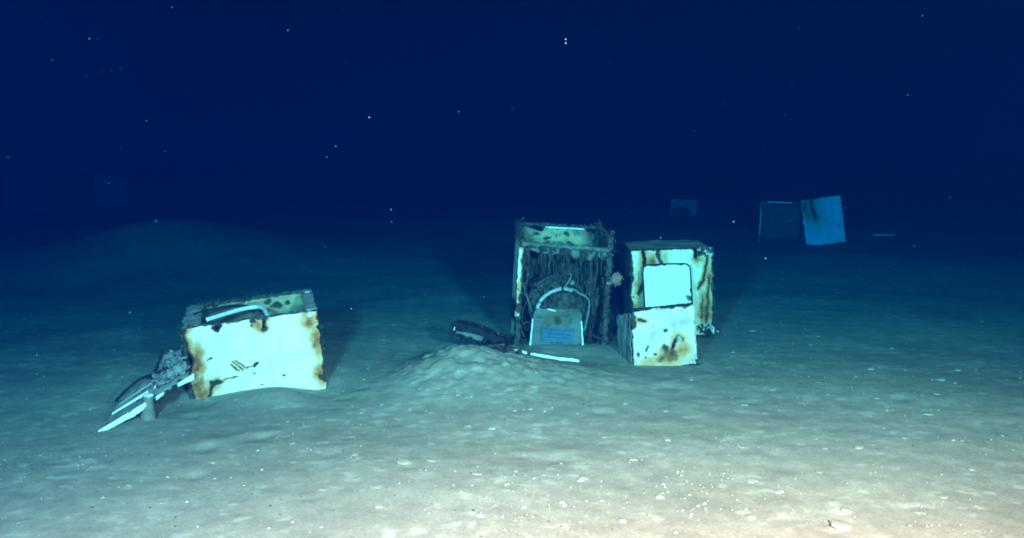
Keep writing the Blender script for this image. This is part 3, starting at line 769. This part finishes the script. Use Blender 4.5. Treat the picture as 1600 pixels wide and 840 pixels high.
tufts('rust_shreds', [((-0.2, 0, 0.08), (0.17, 0, 0.07), 70, 0.012), ((-0.2, -0.05, 0.0), (0.1, -0.05, -0.01), 50, 0.008), ((-0.16, 0.02, 0.10), (-0.15, 0.02, 0.13), 10, 0.006)], 'crust', J, 14, 0.022)

K = empty('terminal_box', (-0.078, 5.50, float(height(-0.078, 5.50)) - 0.012), (R(4), R(4), R(-20)))
tag(K, 'small black box with a slanted top at the near end of the dark channel frame', 'box')
bm = bmesh.new(); bmesh.ops.create_cube(bm, size=1)
for v in bm.verts:
    v.co = Vector((v.co.x * 0.098, v.co.y * 0.10, (v.co.z + 0.5) * (0.070 if v.co.x > 0 else 0.050)))
bmesh.ops.subdivide_edges(bm, edges=bm.edges[:], cuts=4, use_grid_fill=True)
for v in bm.verts: v.co += Vector((rr.uniform(-.003, .003), rr.uniform(-.003, .003), rr.uniform(-.002, .002)))
from_bm('body', bm, 'black', K)
crusty_bar('lid_edge', (-0.05, -0.053, 0.050), (0.05, -0.053, 0.071), 0.010, 0.010, 'crust', K, 0.003, 107)
for q in range(3):
    tube('wire', [(0.045, 0.0, 0.04), (0.075, -0.01 * q, 0.05 - 0.015 * q), (0.11 + 0.01 * q, 0.02 * q, 0.055 - 0.02 * q), (0.125, 0.03, 0.0)], 0.006, 'crust', K, 6, 4)

def strip(name, pts, w, label, cat, seed, mat='trim', group=None):
    """a narrow broken metal strip lying on the silt"""
    rnd = random.Random(seed)
    pts = smooth_path(pts, 5)
    bm = bmesh.new(); rows = []
    for i, p in enumerate(pts):
        d = (pts[min(i + 1, len(pts) - 1)] - pts[max(i - 1, 0)]).normalized()
        s = Vector((-d.y, d.x, 0)).normalized()
        ww = w * rnd.uniform(0.75, 1.15)
        rows.append([bm.verts.new(p - s * ww), bm.verts.new(p + s * ww), bm.verts.new(p + s * ww * 0.8 + Vector((0, 0, 0.016))), bm.verts.new(p - s * ww * 0.7 + Vector((0, 0, 0.017 + rnd.uniform(-.003, .004))))])
    for a, b in zip(rows[:-1], rows[1:]):
        for k_ in range(4): bm.faces.new((a[k_], a[(k_ + 1) % 4], b[(k_ + 1) % 4], b[k_]))
    bm.faces.new(rows[0]); bm.faces.new(rows[-1])
    return tag(from_bm(name, bm, mat), label, cat, group)

def gp(x, y, dz=0.0):
    return (x, y, float(height(x, y)) + dz)
strip('trim_strip', [gp(0.125, 5.76, 0.0), gp(0.20, 5.74, 0.002), gp(0.30, 5.71), gp(0.395, 5.69), gp(0.44, 5.68, -0.006)], 0.008, 'long white metal strip lying on silt before the open cabinet', 'strip', 111, group='broken trim strips')
strip('trim_strip', [gp(0.015, 5.74, 0.006), gp(0.055, 5.735, 0.006), gp(0.100, 5.725, 0.004)], 0.008, 'short white strip piece lying beside the black box', 'strip', 112, group='broken trim strips')
strip('trim_strip', [gp(6.00, 14.7, 0.01), gp(6.15, 14.65, 0.02), gp(6.34, 14.7, 0.012)], 0.03, 'faint pale sliver on the far seabed right of the distant cabinets', 'strip', 113, group='broken trim strips')

# ------------------------------------------------------------------ wrecked panel leaning on the lying cabinet's left end
W = empty('wrecked_panel', (-2.085, 4.33, 0.0))
tag(W, 'torn panel with white edges and black cable leaning against the lying cabinet', 'panel')
c00 = Vector((0, 0, -0.005)); c10 = Vector((0.325, 0.43, 0.175)); c01 = Vector((-0.035, 0.30, 0.060)); c11 = Vector((0.175, 0.60, 0.225))
def wp(s, t, n=0.0):
    a = c00.lerp(c10, s); b = c01.lerp(c11, s)
    nrm = (c10 - c00).cross(c01 - c00).normalized()
    return a.lerp(b, t) + nrm * n
def patch(name, s0, s1, t0, t1, mat, parent, n=0.0, amp=0.008, seed=0, ns=26, nt_=16, rag=0.03, cut=None, thick=0.004):
    S, T = np.meshgrid(np.linspace(0, 1, ns + 1), np.linspace(0, 1, nt_ + 1))
    Hh = amp * fbm(S * 6, T * 6, 3, seed); j1 = rag * fbm(S * 9, T * 9, 2, seed + 1); j2 = rag * fbm(S * 9, T * 9, 2, seed + 2)
    bm = bmesh.new(); vv = {}
    for i in range(nt_ + 1):
        for k_ in range(ns + 1):
            vv[i, k_] = bm.verts.new(wp(s0 + (s1 - s0) * S[i, k_] + j1[i, k_] * (s1 - s0), t0 + (t1 - t0) * T[i, k_] + j2[i, k_] * (t1 - t0), n + Hh[i, k_]))
    for i in range(nt_):
        for k_ in range(ns):
            if cut and cut(S[i, k_], T[i, k_], Hh[i, k_]): continue
            bm.faces.new((vv[i, k_], vv[i, k_ + 1], vv[i + 1, k_ + 1], vv[i + 1, k_]))
    bmesh.ops.delete(bm, geom=[v for v in bm.verts if not v.link_faces], context='VERTS')
    o = from_bm(name, bm, mat, parent, True)
    md = o.modifiers.new('sheet', 'SOLIDIFY'); md.thickness = thick; md.offset = 0
    return o
patch('sheet', 0.02, 0.98, 0.02, 1.0, 'grey', W, 0.0, 0.006, 121, cut=lambda s, t, h_: h_ < -0.0035 or (0.20 < t < 0.28 and 0.25 < s < 0.5))
def edge_piece(s0, s1, t, w0, w1, seed, name='edge_strip', parent=None, n=0.006, mat='trim'):
    rnd = random.Random(seed); bm = bmesh.new(); rows = []
    nn = 10
    dn = Vector((0.1, -0.35, -1)).normalized()
    for i in range(nn + 1):
        s = s0 + (s1 - s0) * i / nn
        w_ = (w0 + (w1 - w0) * i / nn) * rnd.uniform(0.92, 1.06)
        a = wp(s, t, n + 0.002)
        rows.append([bm.verts.new(a), bm.verts.new(a + dn * w_), bm.verts.new(a + dn * w_ + Vector((0, 0.008, 0))), bm.verts.new(a + Vector((0, 0.012, 0.002)))])
    for a, b in zip(rows[:-1], rows[1:]):
        for k_ in range(4): bm.faces.new((a[k_], a[(k_ + 1) % 4], b[(k_ + 1) % 4], b[k_]))
    bm.faces.new(rows[0]); bm.faces.new(rows[-1])
    return from_bm(name, bm, mat, parent or W)
edge_piece(0.0, 0.33, -0.01, 0.020, 0.034, 131); edge_piece(0.335, 0.47, -0.01, 0.036, 0.030, 132); edge_piece(0.475, 0.545, -0.01, 0.026, 0.008, 135)
edge_piece(0.84, 1.02, -0.02, 0.020, 0.032, 133); edge_piece(0.60, 0.68, -0.03, 0.020, 0.014, 134)
edge_piece(0.09, 0.52, 0.36, 0.008, 0.016, 136, 'rail', n=0.016); edge_piece(0.60, 0.76, 0.36, 0.012, 0.014, 137, 'rail', n=0.016)
edge_piece(0.12, 0.58, 0.66, 0.005, 0.009, 138, 'rail', n=0.012, mat='midgrey'); edge_piece(0.06, 0.70, 0.97, 0.005, 0.007, 139, 'rail', n=0.008, mat='galv')
patch('crumpled_sheet', 0.62, 1.02, 0.15, 0.75, 'grey', W, 0.030, 0.018, 140, 22, 16, 0.10)
patch('crumpled_sheet', 0.72, 1.08, 0.55, 1.10, 'grey', W, 0.040, 0.020, 144, 18, 14, 0.12)
tube('cable', [wp(-0.02, 1.02, 0.012), wp(0.12, 1.08, 0.02), wp(0.36, 1.06, 0.03), wp(0.56, 0.86, 0.035), wp(0.64, 0.74, 0.045), wp(0.76, 0.86, 0.07), wp(0.86, 1.0, 0.09)], 0.0075, 'cable', W, 8, 6)
tube('cable', [wp(0.52, 0.90, 0.03), wp(0.60, 0.70, 0.035), wp(0.72, 0.58, 0.05), wp(0.82, 0.46, 0.06)], 0.0085, 'cable', W, 8, 6)
tufts('shreds', [(wp(0.65, 0.4, 0.03), wp(0.95, 0.9, 0.05), 40, 0.014), (wp(0.2, 0.9, 0.01), wp(0.8, 1.0, 0.02), 20, 0.008)], 'galv', W, 15, 0.022)

S = empty('stub_post', (-1.930, 4.560, float(height(-1.930, 4.56)) - 0.006))
tag(S, 'stubby grey post with a flared foot under the torn leaning panel', 'post')
bm = bmesh.new()
add_tube(bm, [Vector((0.0008 * i, 0, 0.012 * i)) for i in range(12)], lambda t: 0.042 - 0.017 * min(1, t * 1.3), 18, 0.025, rr)
from_bm('shaft', bm, 'stub', S, True)
o = lumpy('cap', 0.026, 0.022, 0.012, 'pale', 8, S, 0.2, 2.0, 3); o.location = (0.012, -0.006, 0.135)

# ------------------------------------------------------------------ cabinets far off, at the edge of the light
def far_cabinet(label, loc, rot, w, h, d, front=None, front_mat='white', dark=True, seed=0, trim=False):
    t = empty('appliance_cabinet', loc, rot)
    tag(t, label, 'cabinet', 'sunken appliance cabinets')
    plate('rear_panel', w, h, 'inner', Marks(seed), t, loc=(0, d, 0), cell=0.03, seed=seed)
    plate('side_panel', d, h, 'inner', Marks(seed), t, loc=(-w / 2, d / 2, 0), rot=(0, 0, R(-90)), cell=0.03, seed=seed + 1)
    plate('side_panel', d, h, 'inner', Marks(seed), t, loc=(w / 2, d / 2, 0), rot=(0, 0, R(90)), cell=0.03, seed=seed + 2)
    plate('top_panel', w, d, 'inner', Marks(seed), t, loc=(0, d, h), rot=(R(90), 0, 0), cell=0.03, seed=seed + 3)
    if front is not None:
        plate('front_panel', w, h, front_mat, front, t, loc=(0, -0.006, 0), cell=0.012, rag=0.010, seed=seed + 4)
    else:
        for x in (-w / 2, w / 2):
            crusty_bar('corner_post', (x, 0, 0), (x, 0, h), 0.035, 0.03, 'galv' if x < 0 else 'crust', t, 0.006, seed + 5)
        crusty_bar('front_rail', (-w / 2, 0, h - 0.01), (w / 2, 0, h - 0.01), 0.03, 0.03, 'crust', t, 0.006, seed + 6)
        if trim:
            crusty_bar('rail_trim', (-w * 0.36, -0.022, h), (w * 0.22, -0.022, h - 0.005), 0.016, 0.014, 'trim', t, 0.002, seed + 7)
            crusty_bar('corner_bracket', (-w * 0.48, -0.025, h - 0.02), (-w * 0.40, -0.025, h - 0.02), 0.05, 0.02, 'grey', t, 0.004, seed + 8)
            tube('cable', [(0.02, 0.0, 0.32), (0.10, -0.01, 0.33), (0.17, -0.01, 0.37), (0.20, 0.0, 0.41)], 0.014, 'grey', t, 7, 4)
            tube('brace', [(-w * 0.5, -0.02, 0.1), (-w * 0.49, -0.02, h * 0.8)], 0.008, 'hose', t, 6, 3)
    return t
far_cabinet('far dark open cabinet with a bright top edge, left of the tilted white one', (4.105, 13.5, 0.0), (0, R(1), R(-16)), 0.63, 0.615, 0.55, None, seed=200, trim=True)
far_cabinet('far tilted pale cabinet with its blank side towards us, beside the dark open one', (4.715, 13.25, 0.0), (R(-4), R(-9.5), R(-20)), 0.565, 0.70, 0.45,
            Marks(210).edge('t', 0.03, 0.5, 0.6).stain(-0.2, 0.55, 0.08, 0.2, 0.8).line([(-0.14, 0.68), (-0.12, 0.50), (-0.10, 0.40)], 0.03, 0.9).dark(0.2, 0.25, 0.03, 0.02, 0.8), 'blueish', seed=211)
far_cabinet('barely visible small cabinet in the dark water above the upright white cabinet', (3.67, 19.0, -0.05), (0, R(2), R(-10)), 0.56, 0.41, 0.5,
            Marks(220).dark(-0.05, 0.12, 0.22, 0.16, 1.2).edge('b', 0.1, 1, 1), 'grey', seed=221)
far_cabinet('ghostly tall cabinet in the dark water beyond the far mound, leftmost of all', (-9.75, 21.7, 0.0), (0, R(-2), R(22)), 0.76, 0.82, 0.5,
            Marks(230).edge('b', 0.1, 1, 0.6), 'galv', seed=231)

# ------------------------------------------------------------------ shells and pale lumps on the silt
def stone_mesh(seed):
    bm = bmesh.new(); bmesh.ops.create_icosphere(bm, subdivisions=2, radius=1)
    rnd = random.Random(seed)
    from mathutils import noise as mn
    off = Vector((seed * 2.3, seed, 0))
    for v in bm.verts:
        v.co *= 1 + 0.45 * mn.noise(v.co * 1.6 + off) + 0.15 * mn.noise(v.co * 4 + off)
    me = bpy.data.meshes.new('pale_lump')
    bm.to_mesh(me); bm.free()
    me.materials.append(M['shell'])
    for p in me.polygons: p.use_smooth = True
    return me
stones = [stone_mesh(i) for i in range(6)]
spots = [  # x, y, half width: lumps one can pick out in the photograph
    (1.08, 4.03, 0.034), (1.02, 3.62, 0.030), (1.10, 3.50, 0.024), (1.34, 3.72, 0.022), (1.47, 4.02, 0.022), (1.63, 4.02, 0.026), (-0.48, 3.80, 0.040), (-0.36, 3.82, 0.025),
    (1.24, 3.18, 0.045), (1.31, 3.32, 0.026), (-0.10, 4.30, 0.026), (-0.22, 4.36, 0.020), (0.10, 4.62, 0.020), (0.55, 3.86, 0.022), (0.60, 3.45, 0.024), (0.30, 3.62, 0.026), (0.20, 3.38, 0.020),
    (2.20, 4.55, 0.034), (2.42, 4.92, 0.030), (2.05, 4.85, 0.020), (1.84, 5.20, 0.022), (2.60, 5.25, 0.030), (2.30, 5.55, 0.026), (2.85, 5.55, 0.028), (1.52, 5.05, 0.024), (1.28, 4.72, 0.020), (0.62, 4.72, 0.018),
    (0.82, 4.60, 0.018), (-0.15, 3.66, 0.028), (-0.02, 3.55, 0.018), (-0.72, 3.92, 0.020), (-1.05, 4.10, 0.018), (-1.35, 3.86, 0.016), (-0.78, 3.50, 0.018), (-0.52, 3.32, 0.018), (-1.62, 3.60, 0.016),
    (1.75, 3.45, 0.026), (1.58, 3.30, 0.022), (0.92, 3.25, 0.024), (0.42, 3.22, 0.022), (-0.12, 3.24, 0.022), (2.02, 3.75, 0.022), (1.90, 4.15, 0.022), (0.45, 4.18, 0.018), (0.75, 4.12, 0.020), (1.55, 6.1, 0.026), (2.2, 6.4, 0.03), (2.75, 6.3, 0.03), (1.9, 6.9, 0.03),
]
rs = random.Random(77)
for i, (x, y, s) in enumerate(spots):
    o = bpy.data.objects.new('pale_lump', stones[i % 6])
    col.objects.link(o)
    o.location = (x, y, float(height(x, y)) + s * 0.06)
    o.scale = (s * rs.uniform(0.8, 1.05), s * rs.uniform(0.6, 1.0), s * rs.uniform(0.14, 0.26))
    o.rotation_euler = (rs.uniform(-.15, .15), rs.uniform(-.15, .15), rs.uniform(0, 6.28))
    big = {0: 'broad pale lump on the open silt right of the low white casing', 6: 'wide pale lump alone on the silt below the spoil heap', 8: 'largest pale lump, close to the bottom edge right of the middle',
           17: 'broad pale lump far out on the right-hand silt'}
    tag(o, big.get(i, 'small pale lump of shell or stone half buried in open silt'), 'stone', 'pale lumps scattered over the silt')

def scatter(name, n, mat, seed, smin, smax, region, flat=0.3):
    """countless crumbs: one mesh"""
    rnd = np.random.default_rng(seed)
    x0, x1, y0, y1 = region
    # evenly spread over the picture: nearer ground holds more
    y = 1 / rnd.uniform(1 / y1, 1 / y0, n * 4)
    x = rnd.uniform(x0, x1, n * 4) * np.maximum(y / 4.0, 0.5)
    keep = np.argsort(-(fbm(x / 0.7, y / 0.7, 3, seed + 60) + rnd.normal(0, 0.35, n * 4)))[:n]   # patchy, not even
    x, y = x[keep], y[keep]
    s = smin * (smax / smin) ** (rnd.uniform(0, 1, n) ** 1.8)
    z = height(x, y)
    base = np.array([(1, 0, 0), (0.3, 0.95, 0), (-0.8, 0.6, 0), (-0.8, -0.6, 0), (0.3, -0.95, 0), (0.1, 0, 1), (0, 0, -0.6)], float)
    fc = [(0, 1, 5), (1, 2, 5), (2, 3, 5), (3, 4, 5), (4, 0, 5), (1, 0, 6), (2, 1, 6), (3, 2, 6), (4, 3, 6), (0, 4, 6)]
    V = np.zeros((n, 7, 3)); ang = rnd.uniform(0, 6.28, n)
    b = base[None] * (1 + rnd.uniform(-0.3, 0.3, (n, 7, 1)))
    b = b * s[:, None, None] * np.array([1, 0.75, 1])
    b[:, :, 2] *= flat
    ca, sa = np.cos(ang)[:, None], np.sin(ang)[:, None]
    V[:, :, 0] = b[:, :, 0] * ca - b[:, :, 1] * sa + x[:, None]
    V[:, :, 1] = b[:, :, 0] * sa + b[:, :, 1] * ca + y[:, None]
    V[:, :, 2] = b[:, :, 2] + z[:, None] + 0.001
    F = (np.array(fc)[None] + (np.arange(n) * 7)[:, None, None]).reshape(-1, 3)
    me = bpy.data.meshes.new(name)
    me.from_pydata(V.reshape(-1, 3).tolist(), [], F.tolist())
    return tag(link_mesh(name, me, mat, None, True), kind='stuff')
scatter('shell_grit', 520, 'shell', 5, 0.0022, 0.016, (-2.6, 2.6, 2.9, 10.0))
scatter('silt_crumbs', 900, 'silt', 6, 0.004, 0.012, (-2.6, 2.6, 2.9, 9.0), 0.5)
scatter('dark_grit', 160, 'darkstone', 7, 0.003, 0.008, (-2.6, 2.6, 2.9, 8.0), 0.5)

# ------------------------------------------------------------------ marine snow: specks drifting in the water
def marine_snow():
    rnd = random.Random(41)
    pts = [(884, 62, 2.6, 1.5), (884, 68, 2.6, 1.5), (140, 61, 2.8, 1.3), (269, 12, 3.0, 1.0), (450, 48, 3.2, 1.1), (82, 94, 3.4, 1.0), (577, 184, 3.0, 1.5), (717, 175, 4.0, 1.0), (525, 229, 3.4, 1.1), (511, 246, 3.6, 0.9),
           (229, 189, 3.6, 1.1), (13, 246, 3.4, 1.1), (611, 328, 3.8, 1.3), (612, 347, 4.0, 0.9), (244, 346, 5.0, 1.7), (1146, 347, 3.4, 1.4), (1196, 404, 3.4, 1.4), (1418, 149, 4.0, 1.0), (203, 487, 3.2, 1.3), (549, 481, 3.4, 1.3),
           (58, 554, 3.2, 1.2), (1032, 372, 4.2, 1.2), (135, 119, 4.0, 0.9), (159, 113, 4.0, 0.8), (175, 111, 4.0, 0.8), (189, 108, 4.0, 0.8), (258, 237, 4.4, 0.9), (190, 233, 4.4, 0.8), (153, 61, 3.6, 0.7)]
    f, pc = 1386.0, R(7.6)
    places = []
    for (px, py, d, k) in pts:
        d = d * 1.25 + 1.6
        u, v = (px - 800) / f, (420 - py) / f
        places.append((Vector((u * d, (math.cos(pc) + v * math.sin(pc)) * d, 1.4 + (-math.sin(pc) + v * math.cos(pc)) * d)), 0.00056 * k * d))
    for i in range(60):
        y = rnd.uniform(4.5, 11)
        places.append((Vector((rnd.uniform(-0.62, 0.62) * y, y, rnd.uniform(0.3, 1.4 + 0.2 * y))), rnd.uniform(0.0005, 0.0009) * (1 + 0.2 * y)))
    bm = bmesh.new()
    for p, r in places:
        bmesh.ops.create_icosphere(bm, subdivisions=1, radius=r, matrix=Matrix.Translation(p))
    return tag(from_bm('marine_snow', bm, 'snow', None, True), kind='stuff')
marine_snow()
